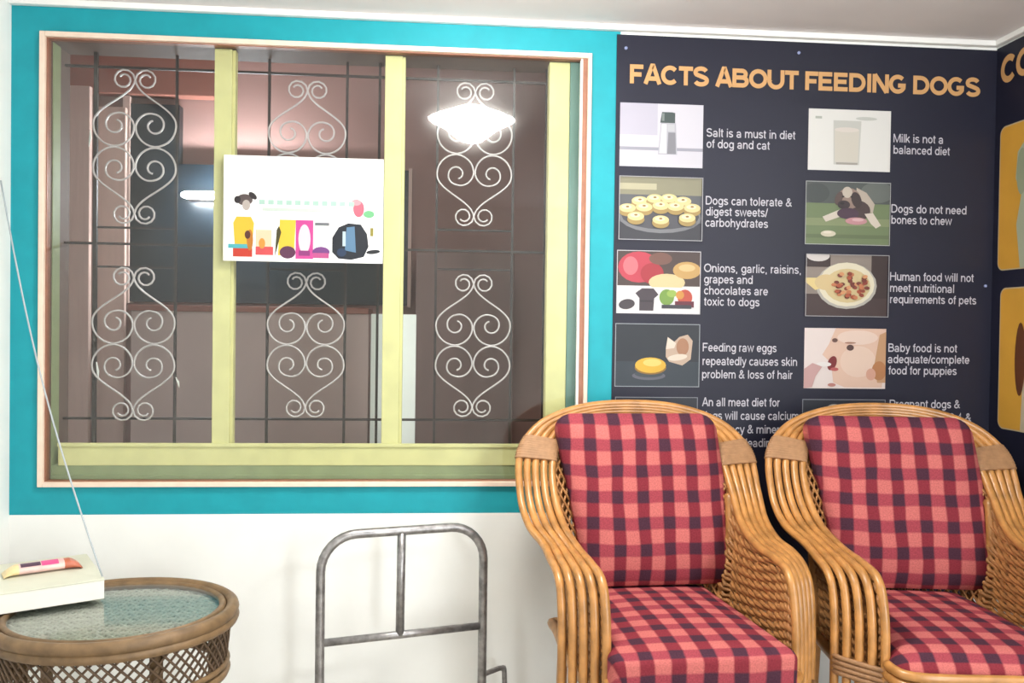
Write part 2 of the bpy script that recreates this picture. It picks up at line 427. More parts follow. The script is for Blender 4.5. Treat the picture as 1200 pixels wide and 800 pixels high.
# tube light on the corridor wall
TLY = 1.26
tl = tag(empty('tube_light', at(262, 228, TLY)), 'glowing tube light in the corridor, half hidden by the left mullion', 'tube light')
c = at(213, 228, TLY); c2 = at(335, 232, TLY); c2.z = c.z
b = MB(); b.tube([c, c+Vector((.02, 0, 0)), c2-Vector((.02, 0, 0)), c2], [.009, .017, .017, .009], emit('tube_glow', (245, 250, 255), TUBE_EMIT), 12)
o = b.build('tube'); o.parent = tl; o.matrix_parent_inverse = tl.matrix_basis.inverted()
b = MB(); b.box(c.x+.01, c2.x+.02, TLY+.035, BY-.001, c.z-.014, c.z+.014, M_TRIM, .003)
for x in (c.x+.03, c2.x-.03): b.box(x-.006, x+.006, TLY+.012, TLY+.04, c.z-.01, c.z+.01, M_TRIM)
o = b.build('batten'); o.parent = tl; o.matrix_parent_inverse = tl.matrix_basis.inverted()

# ------------------------------------------------------------------ room lamp (seen as a reflection in the glass)
lp = tag(empty('ceiling_lamp', LAMP_POS), 'glowing saucer-shaped ceiling lamp, seen mirrored in the right pane', 'lamp')
b = MB()
prof = [(0.001, -0.092), (.04, -.084), (.075, -.06), (.105, -.034), (.14, -.014), (.172, 0), (.14, .014), (.09, .034), (.05, .05), (.025, .058)]
n = 32; vs = []; fs = []
for r, z in prof:
    for k in range(n): vs.append((r*math.cos(2*PI*k/n), r*math.sin(2*PI*k/n), z))
for i in range(len(prof)-1):
    for k in range(n): fs.append((i*n+k, i*n+(k+1) % n, (i+1)*n+(k+1) % n, (i+1)*n+k))
b.add(vs, fs, emit('lamp_glow', (255, 252, 244), LAMP_EMIT), True)
b.build('shade', lp)
b = MB(); b.tube([(0, 0, .058), (0, 0, CEIL-LAMP_POS.z)], .012, M_TRIM, 8); stem_ = b.build('stem', lp)
b = MB(); b.tube([(0, 0, CEIL-LAMP_POS.z-.022), (0, 0, CEIL-LAMP_POS.z)], .05, M_TRIM, 16); b.build('ceiling_rose', stem_)

# ------------------------------------------------------------------ flat print helpers (on an upright plane facing -y)
_ink = {}
def ink(rgb):
    if rgb not in _ink: _ink[rgb] = mat('ink_%d_%d_%d' % rgb, tuple(int(v*.83) for v in rgb), 0.5)
    return _ink[rgb]
def ell(cx, cy, rx, ry, n=20, a0=0, a1=2*PI, rot=0):
    out = []
    full = abs(a1-a0-2*PI) < 1e-6
    for k in range(n if full else n+1):
        a = a0+(a1-a0)*k/n; x, y = rx*math.cos(a), ry*math.sin(a)
        out.append((cx+x*math.cos(rot)-y*math.sin(rot), cy+x*math.sin(rot)+y*math.cos(rot)))
    return out
def rc(x0, y0, x1, y1): return [(x0, y0), (x1, y0), (x1, y1), (x0, y1)]
def clip01(P, lo=-.03, hi=1.03):
    for ax_, lim, sg in ((0, lo, 1), (0, hi, -1), (1, lo, 1), (1, hi, -1)):
        out = []
        for i in range(len(P)):
            a, c = P[i-1], P[i]
            da, dc = (a[ax_]-lim)*sg, (c[ax_]-lim)*sg
            if (da >= 0) != (dc >= 0):
                t = da/(da-dc); out.append((a[0]+(c[0]-a[0])*t, a[1]+(c[1]-a[1])*t))
            if dc >= 0: out.append(c)
        P = out
        if not P: return P
    return P
def printed(name, x0, x1, z0, z1, Y, layers, parent, step=0.00012):
    b = MB()
    for i, (rgb, pts) in enumerate(layers):
        pts = clip01(pts) if (i == 0 and pts[0][0] < 0) else clip01(pts, 0, 1)
        if len(pts) < 3: continue
        bmx = [(x0+u*(x1-x0), Y-step*i, z0+v*(z1-z0)) for u, v in pts]
        b.quad(bmx, ink(rgb) if isinstance(rgb, tuple) else rgb)
    o = b.build(name); o.parent = parent; o.matrix_parent_inverse = parent.matrix_basis.inverted()
    return o
def arc(cx, cy, rx, ry, d0, d1, n=12):
    return [(cx+rx*math.cos(math.radians(d0+(d1-d0)*k/n)), cy+ry*math.sin(math.radians(d0+(d1-d0)*k/n))) for k in range(n+1)]
H_ = .115
GL = {'F': (.78, [[(.1, 0), (.1, 1)], [(.1, .885), (.74, .885)], [(.1, .48), (.64, .48)]]),
 'A': (.98, [[(.09, 0), (.45, .96), (.53, .96), (.89, 0)], [(.24, .29), (.74, .29)]]),
 'C': (.98, [arc(.5, .5, .4, .395, 42, 318, 24)]),
 'T': (.84, [[(.42, 0), (.42, 1)], [(.02, .885), (.82, .885)]]),
 'S': (.9, [arc(.44, .715, .315, .2, 20, 215, 16)+[(.34, .545), (.58, .465)]+arc(.45, .285, .335, .2, 38, -160, 16)]),
 'B': (.96, [[(.1, 0), (.1, 1)], [(.1, .885), (.5, .885)]+arc(.55, .715, .21, .19, 90, -90, 12)+[(.1, .525)], [(.5, .525)]+arc(.58, .31, .25, .215, 90, -90, 12)+[(.1, .115)]]),
 'O': (1.06, [arc(.52, .5, .42, .395, 0, 360, 30)]),
 'U': (.98, [[(.1, 1), (.1, .42)]+arc(.48, .42, .38, .335, 180, 360, 16)+[(.86, 1)]]),
 'E': (.9, [[(.1, 0), (.1, 1)], [(.1, .885), (.78, .885)], [(.1, .51), (.73, .51)], [(.1, .115), (.8, .115)]]),
 'D': (1.0, [[(.1, 0), (.1, 1)], [(.1, .885), (.4, .885)]+arc(.42, .5, .42, .385, 90, -90, 18)+[(.1, .115)]]),
 'I': (.38, [[(.17, 0), (.17, 1)]]),
 'N': (.98, [[(.1, 0), (.1, 1)], [(.12, .98), (.82, .02)], [(.84, 0), (.84, 1)]]),
 'G': (1.06, [arc(.5, .5, .41, .395, 45, 330, 24)+[(.86, .43), (.52, .43)]]),
 'M': (1.12, [[(.1, 0), (.1, 1)], [(.13, .98), (.54, .04), (.95, .98)], [(.98, 0), (.98, 1)]]),
 ' ': (.38, [])}
GL['B'] = (.96, [[(.1, 0), (.1, 1)], [(.1, .885), (.5, .885)]+arc(.53, .705, .22, .18, 90, -90, 12)+[(.14, .525)], [(.5, .525)]+arc(.57, .32, .25, .205, 90, -90, 12)+[(.14, .115)]])
HT = .072
XH = .66
def bowl(cx=.39, a0=0, a1=360): return arc(cx, .36, .27, .3, a0, a1, 20)
TH = {'a': (.8, [arc(.36, .46, .24, .2, 165, 20, 10)+[(.61, .42), (.61, 0)], arc(.34, .2, .235, .155, 40, 320, 14)]),
 'b': (.8, [[(.13, 0), (.13, 1)], bowl(.41)]), 'c': (.7, [bowl(.38, 40, 320)]), 'd': (.8, [[(.67, 0), (.67, 1)], bowl(.39)]),
 'e': (.78, [arc(.39, .36, .27, .3, -38, -360, 22)+[(.14, .36)]]), 'f': (.4, [[(.2, 0), (.2, .8)]+arc(.34, .8, .14, .135, 180, 80, 6), [(.02, .68), (.38, .68)]]),
 'g': (.8, [[(.67, .7), (.67, 0)]+arc(.4, -.02, .27, .2, 0, -150, 12), bowl(.39)]), 'h': (.78, [[(.13, 0), (.13, 1)], [(.13, .4)]+arc(.39, .42, .245, .24, 180, 0, 12)+[(.635, 0)]]),
 'i': (.31, [[(.155, 0), (.155, .73)], [(.155, .87), (.155, 1)]]), 'k': (.7, [[(.12, 0), (.12, 1)], [(.6, .71), (.16, .28)], [(.3, .4), (.63, 0)]]), 'l': (.31, [[(.155, 0), (.155, 1)]]),
 'm': (1.16, [[(.12, 0), (.12, .73)], [(.12, .42)]+arc(.35, .45, .22, .21, 180, 0, 10)+[(.57, 0)], [(.57, .42)]+arc(.8, .45, .22, .21, 180, 0, 10)+[(1.02, 0)]]),
 'n': (.78, [[(.13, 0), (.13, .73)], [(.13, .4)]+arc(.39, .42, .245, .24, 180, 0, 12)+[(.635, 0)]]), 'o': (.78, [bowl(.39)]),
 'p': (.8, [[(.13, -.27), (.13, .73)], bowl(.41)]), 'q': (.8, [[(.67, -.27), (.67, .73)], bowl(.39)]), 'r': (.47, [[(.13, 0), (.13, .73)], [(.13, .38)]+arc(.38, .42, .25, .24, 180, 85, 8)]),
 's': (.7, [arc(.35, .52, .23, .145, 20, 220, 12)+[(.46, .33)]+arc(.35, .205, .235, .145, 40, -160, 12)]), 't': (.4, [[(.18, .92), (.18, .16)]+arc(.31, .16, .13, .1, 180, 280, 6), [(.02, .68), (.37, .68)]]),
 'u': (.78, [[(.135, .73), (.135, .3)]+arc(.38, .3, .245, .24, 180, 360, 12)+[(.625, .73)], [(.645, 0), (.645, .73)]]), 'v': (.7, [[(.06, .73), (.35, .04), (.64, .73)]]),
 'w': (1.0, [[(.06, .73), (.28, .04), (.5, .68), (.72, .04), (.94, .73)]]), 'x': (.7, [[(.08, .71), (.62, .01)], [(.62, .71), (.08, .01)]]), 'y': (.7, [[(.06, .73), (.36, .06)], [(.64, .73), (.3, -.17), (.1, -.22)]]),
 ' ': (.39, []), ',': (.39, [[(.19, .1), (.17, -.15)]]), '/': (.39, [[(.04, -.02), (.35, 1.0)]]),
 '&': (.93, [[(.85, .02), (.3, .66)]+arc(.42, .79, .165, .145, 215, -30, 12)+[(.3, .5)]+arc(.36, .26, .26, .2, 120, 330, 12)+[(.78, .5)]]),
 '2': (.78, [arc(.38, .68, .26, .26, 170, -35, 12)+[(.12, .07), (.68, .07)]]), '4': (.78, [[(.5, 0), (.5, .98), (.07, .28), (.7, .28)]]),
 'S': (.93, [arc(.46, .715, .31, .215, 20, 215, 14)+[(.62, .47)]+arc(.47, .285, .33, .215, 38, -165, 14)]), 'D': (1.0, [[(.14, 0), (.14, 1)], [(.14, .93), (.45, .93)]+arc(.46, .5, .41, .43, 90, -90, 16)+[(.14, .07)]]),
 'M': (1.16, [[(.13, 0), (.13, 1)], [(.15, .98), (.58, .03), (1.01, .98)], [(1.03, 0), (1.03, 1)]]), 'O': (1.09, [arc(.545, .5, .44, .43, 0, 360, 26)]), 'H': (1.0, [[(.14, 0), (.14, 1)], [(.86, 0), (.86, 1)], [(.14, .53), (.86, .53)]]),
 'F': (.85, [[(.15, 0), (.15, 1)], [(.15, .93), (.8, .93)], [(.15, .5), (.7, .5)]]), 'A': (.93, [[(.06, 0), (.44, .97), (.49, .97), (.87, 0)], [(.22, .33), (.71, .33)]]),
 'P': (.93, [[(.14, 0), (.14, 1)], [(.14, .93), (.55, .93)]+arc(.56, .69, .27, .24, 90, -90, 12)+[(.14, .45)]]), 'B': (.93, [[(.14, 0), (.14, 1)], [(.14, .93), (.5, .93)]+arc(.52, .73, .22, .2, 90, -90, 10)+[(.18, .53)], [(.5, .53)]+arc(.56, .3, .26, .23, 90, -90, 12)+[(.18, .07)]])}
def block_geo(body, glyphs=GL, hw=H_):
    """plain lettering: a strip along each stroke (each stroke a hair above the last)"""
    vs, fs, x = [], [], 0.0; lay = 0
    for ch in body:
        wd, strokes = glyphs[ch]
        for si, P in enumerate(strokes):
            P = [Vector((x+p[0], p[1], .00006*si)) for p in P]; o = len(vs); n = len(P)
            for i in range(n):
                a = (P[i]-P[i-1]).normalized() if i > 0 else (P[1]-P[0]).normalized()
                c = (P[i+1]-P[i]).normalized() if i < n-1 else a
                if i == 0 and n > 3 and (P[0]-P[-1]).length < 1e-4: a = (P[0]-P[-2]).normalized()
                if i == n-1 and n > 3 and (P[0]-P[-1]).length < 1e-4: c = (P[1]-P[0]).normalized()
                t = (a+c).normalized() if (a+c).length > 1e-6 else a
                k = min(1.6, 1/max(.4, t.dot(a))); nn = Vector((-t.y, t.x, 0))*hw*k
                vs += [P[i]+nn, P[i]-nn]
            for i in range(n-1): fs.append((o+2*i, o+2*i+1, o+2*i+3, o+2*i+2))
        x += wd
    return vs, fs
def lines(name, rows, m_, Y, parent, bold=0.012, block=False):
    """rows: (text, left px, right px, baseline px, cap height px)"""
    b = MB()
    for body, l, r, base, cap in rows:
        vs, fs = block_geo(body) if block else block_geo(body, TH, HT)
        mnx, mxx = min(v.x for v in vs), max(v.x for v in vs)
        p0 = at(l, base, Y); x1 = at(r, base, Y).x
        sz = cap/F*(Y-CAM.y)
        b.add([(p0.x+(v.x-mnx)*(x1-p0.x)/(mxx-mnx), Y-v.z, p0.z+v.y*sz) for v in vs], fs, m_)
    o = b.build(name); o.parent = parent; o.matrix_parent_inverse = parent.matrix_basis.inverted()
    return o

# ------------------------------------------------------------------ feeding-facts poster on the back wall
PY = -0.004
px0, px1 = ax(718.5), XR-0.002
po = tag(empty('wall_poster', ((px0+px1)/2, 0, az(700, 800))), 'dark navy feeding facts poster with small pictures, on the wall behind the chairs', 'poster')
b = MB(); b.box(px0, px1, PY, -0.0005, az(700, 800), az(40.5, 721), M_NAVY)
o = b.build('sheet'); o.parent = po; o.matrix_parent_inverse = po.matrix_basis.inverted()
PT = PY-0.0012
lines('title', [('FACTS ABOUT FEEDING DOGS', 738, 1149, 97.5, 22.5)], M_ORANGEINK, PT, po, block=True)
CAPS = [
 [('Salt is a must in diet', 828, 932, 160), ('of dog and cat', 828, 902, 173)],
 [('Milk is not a', 1047, 1105, 166.5), ('balanced diet', 1047, 1113, 180)],
 [('Dogs can tolerate &', 827, 928, 239.5), ('digest sweets/', 827, 900, 252.3), ('carbohydrates', 826.5, 900, 265.3)],
 [('Onions, garlic, raisins,', 825, 938.5, 318.6), ('grapes and', 825, 882, 331.6), ('chocolates are', 825, 900, 344.8), ('toxic to dogs', 825, 890, 357.8)],
 [('Dogs do not need', 1044.5, 1132.5, 249), ('bones to chew', 1044.5, 1115.5, 262)],
 [('Human food will not', 1043, 1141, 328.5), ('meet nutritional', 1043, 1118, 341.8), ('requirements of pets', 1043, 1144, 355)],
 [('Feeding raw eggs', 823.5, 910, 411.5), ('repeatedly causes skin', 823.3, 934, 427.5), ('problem & loss of hair', 822.7, 928.5, 443)],
 [('An all meat diet for', 822.7, 913.5, 475.7), ('dogs will cause calcium', 822.7, 936, 491.5), ('deficiency & mineral', 822.7, 922, 507.5), ('leading', 874, 909, 523.5)],
 [('Baby food is not', 1041, 1121.5, 412), ('adequate/complete', 1040.3, 1136, 425.2), ('food for puppies', 1041, 1121, 438.5)],
 [('Pregnant dogs &', 1042.5, 1125, 477.8), ('d 2,4 &', 1103, 1138, 493.7)],
]
for rows in CAPS:
    lines('caption', [(t, l, r, y, 10.2) for t, l, r, y in rows], M_WHITEINK, PT, po, 0.014)
def pic(name, l, r, t, bt, layers, border=None):
    x0, x1 = ax(l, (t+bt)/2), ax(r, (t+bt)/2); z1, z0 = az(t, (l+r)/2), az(bt, (l+r)/2)
    o = printed('picture', x0, x1, z0, z1, PY-0.0004, layers, po)
    if border:
        e = 0.0016; b = MB(); P = [(x0-e, z0-e), (x1+e, z0-e), (x1+e, z1+e), (x0-e, z1+e)]; Q = [(x0+.0006, z0+.0006), (x1-.0006, z0+.0006), (x1-.0006, z1-.0006), (x0+.0006, z1-.0006)]
        y = PY-.0004-.00012*(len(layers)+1)
        for k in range(4):
            n_ = (k+1) % 4; b.quad([(P[k][0], y, P[k][1]), (P[n_][0], y, P[n_][1]), (Q[n_][0], y, Q[n_][1]), (Q[k][0], y, Q[k][1])], ink(border))
        c = b.build('picture_border'); c.parent = o; c.matrix_parent_inverse = (po.matrix_basis @ o.matrix_parent_inverse @ o.matrix_basis).inverted()
    return o
W = (226, 223, 236)
pic('salt', 726, 823.3, 122, 196, [(W, rc(0, 0, 1, 1)), ((206, 202, 220), rc(0, .5, .45, 1)), ((222, 220, 232), rc(.0, 0.05, 1, .28)), ((168, 168, 182), rc(0, .26, 1, .31)),
   ((190, 190, 202), [(.46, .2), (.69, .2), (.67, .7), (.49, .7)]), ((240, 240, 246), [(.475, .22), (.56, .22), (.56, .68), (.5, .68)]), ((140, 140, 150), [(.57, .21), (.675, .21), (.665, .55), (.58, .55)]), ((205, 205, 214), rc(.57, .57, .655, .68)),
   ((70, 84, 84), [(.48, .7), (.66, .7), (.66, .86), (.62, .87), (.5, .87)]), ((130, 140, 140), rc(.5, .73, .53, .85))])
pic('milk', 946.5, 1042.7, 129, 200.5, [((246, 245, 242), rc(0, 0, 1, 1)), ((214, 214, 208), [(.31, .1), (.62, .1), (.64, .82), (.3, .82)]), ((226, 220, 208), [(.325, .14), (.605, .14), (.615, .66), (.315, .66)]),
   ((238, 228, 220), ell(.465, .67, .15, .04)), ((176, 172, 164), rc(.34, .1, .6, .135)), ((190, 196, 186), rc(.08, .84, .16, .88)), ((212, 214, 208), ell(.7, .86, .13, .03))])
sw = [((96, 98, 104), rc(0, 0, 1, 1)), ((150, 146, 122), rc(0, .72, 1, 1)), ((196, 190, 160), rc(0, .8, .45, .9)), ((60, 60, 68), rc(0, 0, 1, .28)), ((128, 130, 136), ell(.5, .36, .5, .25)), ((84, 84, 92), ell(.5, .38, .47, .21))]
for (cx, cy) in ((.25, .62), (.43, .66), (.6, .67), (.77, .63), (.1, .5), (.3, .52), (.5, .55), (.68, .54), (.88, .52), (.2, .37), (.5, .32), (.82, .36)):
    sw += [((176, 150, 92), ell(cx, cy-.05, .105, .085)), ((234, 218, 158), ell(cx, cy, .1, .07)), ((246, 238, 200), ell(cx-.01, cy+.015, .06, .035)), ((160, 120, 70), ell(cx, cy+.02, .022, .016, 8))]
pic('sweets', 725, 821.7, 208.2, 281.3, sw, (190, 190, 196))
on = [((240, 238, 240), rc(0, 0, 1, 1)), ((78, 62, 60), rc(0, .44, 1, 1)), ((196, 66, 84), ell(.26, .74, .25, .25)), ((222, 120, 130), ell(.16, .76, .09, .15)), ((170, 50, 62), ell(.42, .64, .14, .17)), ((120, 84, 74), ell(.52, .88, .14, .1)),
      ((228, 208, 160), ell(.6, .5, .22, .14)), ((206, 166, 102), ell(.84, .7, .17, .14)), ((228, 196, 140), ell(.84, .74, .1, .06)), ((240, 238, 240), rc(0, 0, 1, .42)),
      ((66, 58, 66), ell(.12, .14, .1, .08, rot=.4)), ((72, 62, 70), [(.22, .32), (.3, .4), (.44, .4), (.5, .3), (.45, .24), (.44, .04), (.27, .04), (.27, .24)]), ((52, 46, 54), rc(.28, .18, .43, .21)),
      ((122, 160, 72), ell(.6, .26, .09, .13)), ((160, 190, 90), ell(.66, .32, .06, .06)), ((196, 84, 66), ell(.82, .26, .09, .13)), ((214, 150, 72), ell(.76, .3, .05, .07)), ((110, 44, 60), rc(.7, .1, .93, .2)), ((62, 62, 70), rc(.54, .08, .9, .14))]
pic('onions', 722.7, 819.6, 294.5, 367, on, (226, 224, 230))
dg = [((118, 134, 96), rc(0, 0, 1, 1)), ((84, 90, 88), rc(0, .66, 1, 1)), ((108, 114, 110), ell(.85, .85, .2, .17)), ((70, 76, 76), ell(.12, .82, .16, .16)), ((140, 152, 112), rc(0, .3, 1, .42)), ((104, 120, 86), rc(0, .1, 1, .16)),
      ((196, 182, 168), [(.6, .92), (.72, .84), (.82, .66), (.8, .52), (.6, .56)]), ((74, 58, 58), ell(.6, .55, .17, .17)), ((226, 214, 200), [(.7, .5), (.8, .52), (.9, .32), (.84, .27), (.78, .34)]), ((226, 214, 200), [(.2, .44), (.4, .56), (.44, .46), (.24, .36)]),
      ((158, 136, 124), ell(.51, .74, .14, .17)), ((212, 198, 184), ell(.49, .84, .06, .09)), ((66, 52, 52), ell(.6, .72, .06, .13, rot=.2)), ((96, 78, 74), ell(.39, .74, .045, .11, rot=-.2)), ((60, 48, 52), ell(.45, .64, .075, .07)), ((30, 26, 28), ell(.43, .66, .025, .02)), ((34, 28, 28), ell(.44, .77, .015, .015)), ((34, 28, 28), ell(.54, .77, .015, .015)),
      ((76, 54, 72), ell(.5, .5, .13, .09)), ((206, 150, 156), ell(.6, .38, .13, .06)), ((228, 186, 188), ell(.62, .4, .07, .025)), ((222, 214, 190), ell(.27, .17, .09, .05)), ((240, 232, 214), ell(.26, .19, .05, .02))]
pic('dog', 943.2, 1041.4, 214, 286.7, dg, (186, 188, 188))
bo = [((150, 138, 130), rc(0, 0, 1, 1)), ((70, 54, 54), rc(0, .0, 1, .36)), ((58, 44, 44), rc(.8, .3, 1, 1)), ((58, 44, 44), rc(0, .8, .3, 1)), ((230, 222, 220), ell(.15, .98, .14, .09)), ((190, 186, 178), ell(.5, .5, .37, .38)), ((240, 232, 206), ell(.5, .52, .34, .36)), ((222, 200, 150), ell(.51, .5, .28, .28)),
      ((240, 216, 150), [(0, .62), (.3, .62), (.32, .52), (.12, .42), (0, .55)]), ((226, 200, 150), ell(.25, .55, .14, .13))]
random.seed(3)
for k in range(46):
    a = random.random()*2*PI; q = random.random()**.5*.2
    bo.append((random.choice([(186, 92, 62), (150, 66, 50), (206, 128, 86), (124, 56, 46), (226, 160, 110)]), ell(.55+q*math.cos(a)*1.05, .52+q*math.sin(a)*1.1, .035, .03, 7, rot=a)))
pic('bowl', 943, 1039, 299, 370.5, bo, (178, 176, 180))
pic('egg', 720.8, 818.6, 379.8, 452.4, [((50, 60, 70), rc(0, 0, 1, 1)), ((38, 44, 54), rc(0, .4, 1, 1)), ((98, 98, 112), ell(.4, .17, .2, .07)), ((62, 70, 80), ell(.4, .2, .17, .06)), ((150, 110, 40), ell(.42, .3, .19, .11)), ((232, 186, 62), ell(.42, .34, .185, .125)), ((246, 216, 120), ell(.44, .38, .11, .06)),
   ((206, 180, 160), [(.6, .48), (.64, .4), (.8, .34), (.9, .44), (.92, .74), (.86, .84), (.76, .8), (.7, .72), (.62, .8), (.6, .62)]), ((240, 224, 208), [(.6, .6), (.7, .62), (.72, .7), (.62, .79)]), ((176, 128, 98), ell(.8, .64, .075, .14)), ((236, 222, 206), ell(.74, .47, .12, .05, rot=.2))], (170, 176, 184))
pic('baby', 941.6, 1037, 384.6, 455, [((244, 230, 226), rc(0, 0, 1, 1)), ((238, 200, 180), [(.38, 1), (.3, .74), (.22, .56), (.3, .46), (.34, .3), (.36, .1), (.5, .02), (.96, .02), (1, 1)]), ((244, 214, 196), ell(.66, .45, .22, .26)), ((246, 220, 206), ell(.65, .85, .25, .12)),
   ((206, 160, 120), [(.92, .9), (1, .95), (1, .1), (.9, .1), (.86, .4)]), ((190, 130, 84), ell(.92, .3, .09, .16)), ((226, 172, 150), ell(.82, .24, .06, .1)), ((90, 62, 58), ell(.56, .68, .045, .05)), ((110, 78, 70), ell(.37, .8, .035, .035)), ((176, 130, 110), ell(.56, .76, .07, .016)),
   ((130, 40, 44), ell(.34, .42, .055, .12, rot=-.2)), ((196, 96, 96), ell(.37, .32, .05, .03)), ((246, 240, 238), ell(.24, .4, .09, .04)), ((214, 170, 168), [(.0, .32), (.1, .42), (.22, .36), (.14, .2), (.1, .02), (0, 0)]), ((204, 140, 130), ell(.34, .06, .05, .03))])
pic('dish', 720.5, 816, 465.5, 540, [((42, 46, 58), rc(0, 0, 1, 1)), ((120, 60, 54), ell(.5, .35, .3, .2))], (150, 152, 162))
pic('puppies', 939.5, 1035.5, 468.2, 541, [((42, 46, 58), rc(0, 0, 1, 1)), ((206, 200, 190), ell(.38, .86, .09, .07)), ((150, 140, 130), ell(.5, .5, .2, .3))], (150, 152, 162))
for (qx, qy) in ((733.5, 56.5), (936, 62), (1154.5, 335)):
    c = at(qx, qy, PY); b = MB(); b.tube([(c.x, PY, c.z), (c.x, PY-.003, c.z), (c.x, PY-.004, c.z)], [.005, .005, .0025], mat('pin_head', (140, 150, 190), .3), 10)
    o = b.build('pin'); o.parent = po; o.matrix_parent_inverse = po.matrix_basis.inverted()

# ------------------------------------------------------------------ second poster, on the right wall
def on_right(px, py):
    d = rt*(px-600)/F + up*(400-py)/F + fw
    return CAM + d*((XR-CAM.x)/d.x)
pr = tag(empty('wall_poster', (XR, -0.3, on_right(1190, 560).z)), 'navy poster with yellow picture boxes, on the side wall at the right edge', 'poster')
def rpart(mb, name):
    o = mb.build(name); o.parent = pr; o.matrix_parent_inverse = pr.matrix_basis.inverted(); return o
YE = -1.15
b = MB(); b.box(XR-.004, XR-.0005, YE, -0.004, az(700, 800), TZ-.004, M_NAVY); rpart(b, 'sheet')
vs, fs = block_geo('COM')
p0 = on_right(1174.5, 100); zt = on_right(1176, 67).z
mnx = min(v.x for v in vs); mx = max(v.x for v in vs); sz = (zt-p0.z)/max(v.y for v in vs)
yo = on_right(1193, 80).y; sxy = abs(yo-p0.y)/1.0
b = MB(); b.add([(XR-.0055-v.z, p0.y-(v.x-mnx)*sxy, p0.z+v.y*sz) for v in vs], fs, M_ORANGEINK); rpart(b, 'title')
M_YBOX = mat('yellow_print', (206, 154, 58), .5, .08, 6)
def rbox(ptop, pbot, dog):
    a = on_right(1175, ptop); c = on_right(1172, pbot); y0 = a.y; y1 = y0-.34; r = .022
    z0, z1 = c.z, a.z
    def rr(e):
        out = []
        for cy, cz, a0 in ((y0-r, z1-r, 0), (y1+r, z1-r, PI/2), (y1+r, z0+r, PI), (y0-r, z0+r, 1.5*PI)):
            for k in range(7):
                t = a0+PI/2*k/6; out.append((cy+(r+e)*math.cos(t), cz+(r+e)*math.sin(t)))
        return out
    b = MB()
    b.quad([(XR-.0047, y, z) for y, z in rr(.004)], ink((226, 206, 170)))
    b.quad([(XR-.0051, y, z) for y, z in rr(0)], M_YBOX)
    H = z1-z0
    for i, (rgb, pts) in enumerate(dog):
        b.quad([(XR-.0055-.0001*i, y0-u*.34, z0+v*H) for u, v in pts], ink(rgb))
    rpart(b, 'picture')
rbox(151, 316, [((196, 204, 176), [(.3, .0), (.24, .3), (.3, .5), (.22, .62), (.24, .8), (.38, .9), (.66, .88), (.76, .7), (.7, .4), (.8, 0)]), ((170, 180, 150), ell(.3, .66, .07, .16)), ((226, 228, 206), ell(.5, .72, .16, .14)), ((60, 56, 50), ell(.42, .76, .02, .02)), ((60, 56, 50), ell(.58, .76, .02, .02)), ((50, 46, 44), ell(.5, .64, .04, .03))])
rbox(339, 500, [((222, 206, 176), [(.3, 0), (.32, .36), (.72, .36), (.78, 0)]), ((142, 84, 48), ell(.5, .58, .2, .26)), ((112, 62, 36), ell(.28, .5, .07, .26)), ((112, 62, 36), ell(.72, .5, .07, .26)), ((232, 214, 190), ell(.5, .46, .08, .14)), ((40, 30, 28), ell(.43, .62, .02, .02)), ((40, 30, 28), ell(.57, .62, .02, .02)), ((40, 30, 28), ell(.5, .44, .035, .03))])

# ------------------------------------------------------------------ white advert sheet stuck on the window glass
SY = 0.0088
ad = tag(empty('advert_sheet', at(355, 307, SY)), 'white printed sheet of pet products stuck on the window glass', 'poster')
x0, x1 = ax(262, 246, SY), ax(449, 246, SY); z0, z1 = az(307, 355, SY), az(184, 355, SY)
b = MB(); b.box(x0, x1, SY, SY+.0011, z0, z1, mat('bright_paper', (248, 248, 248), .6))
o = b.build('sheet'); o.parent = ad; o.matrix_parent_inverse = ad.matrix_basis.inverted()
L_ = [((96, 84, 84), ell(.13, .58, .05, .055)), ((200, 190, 184), ell(.14, .53, .025, .05)), ((50, 44, 46), ell(.18, .62, .02, .04, rot=.5)), ((40, 36, 40), ell(.085, .58, .02, .035)),
      ((246, 206, 66), [(.07, .16), (.18, .16), (.19, .36), (.17, .42), (.08, .42), (.06, .36)]), ((214, 70, 56), rc(.06, .04, .18, .12)), ((90, 190, 200), rc(.03, .12, .18, .16)), ((204, 132, 50), ell(.165, .2, .02, .1)), ((90, 50, 44), ell(.15, .25, .018, .04)),
      ((246, 226, 190), rc(.2, .1, .3, .3)), ((228, 90, 96), rc(.2, .06, .31, .14)), ((228, 160, 70), ell(.24, .17, .02, .05)),
      ((250, 212, 70), [(.34, .06), (.44, .06), (.45, .4), (.35, .4)]), ((74, 70, 40), [(.32, .04), (.36, .28), (.345, .34), (.33, .3)]), ((96, 52, 84), ell(.4, .09, .05, .06)),
      ((216, 76, 160), rc(.45, .03, .56, .4)), ((246, 226, 240), ell(.505, .22, .038, .14)), ((150, 60, 130), rc(.47, .06, .54, .11)), ((126, 70, 140), ell(.61, .1, .055, .05)), ((200, 90, 150), rc(.56, .04, .66, .09)), ((120, 124, 130), rc(.57, .35, .66, .38)),
      ((30, 36, 46), [(.68, .1), (.68, .24), (.72, .34), (.78, .38), (.86, .37), (.9, .28), (.91, .16), (.88, .06), (.8, .03), (.72, .04)]), ((96, 136, 170), [(.76, .12), (.77, .34), (.82, .35), (.83, .1)]), ((200, 220, 236), rc(.745, .16, .765, .3)), ((30, 34, 40), ell(.94, .11, .045, .02, rot=.2)), ((40, 60, 90), ell(.74, .1, .03, .04)),
      ((222, 110, 132), ell(.845, .52, .035, .08)), ((240, 170, 180), ell(.83, .58, .03, .03)), ((120, 196, 140), ell(.91, .47, .035, .035)), ((150, 140, 60), rc(.92, .26, .94, .34)),
      ] + [((190, 226, 214), rc(.22+.056*i, .54, .22+.056*i+.036, .585)) for i in range(11)] + [((222, 236, 226), rc(.24, .48, .74, .51))]
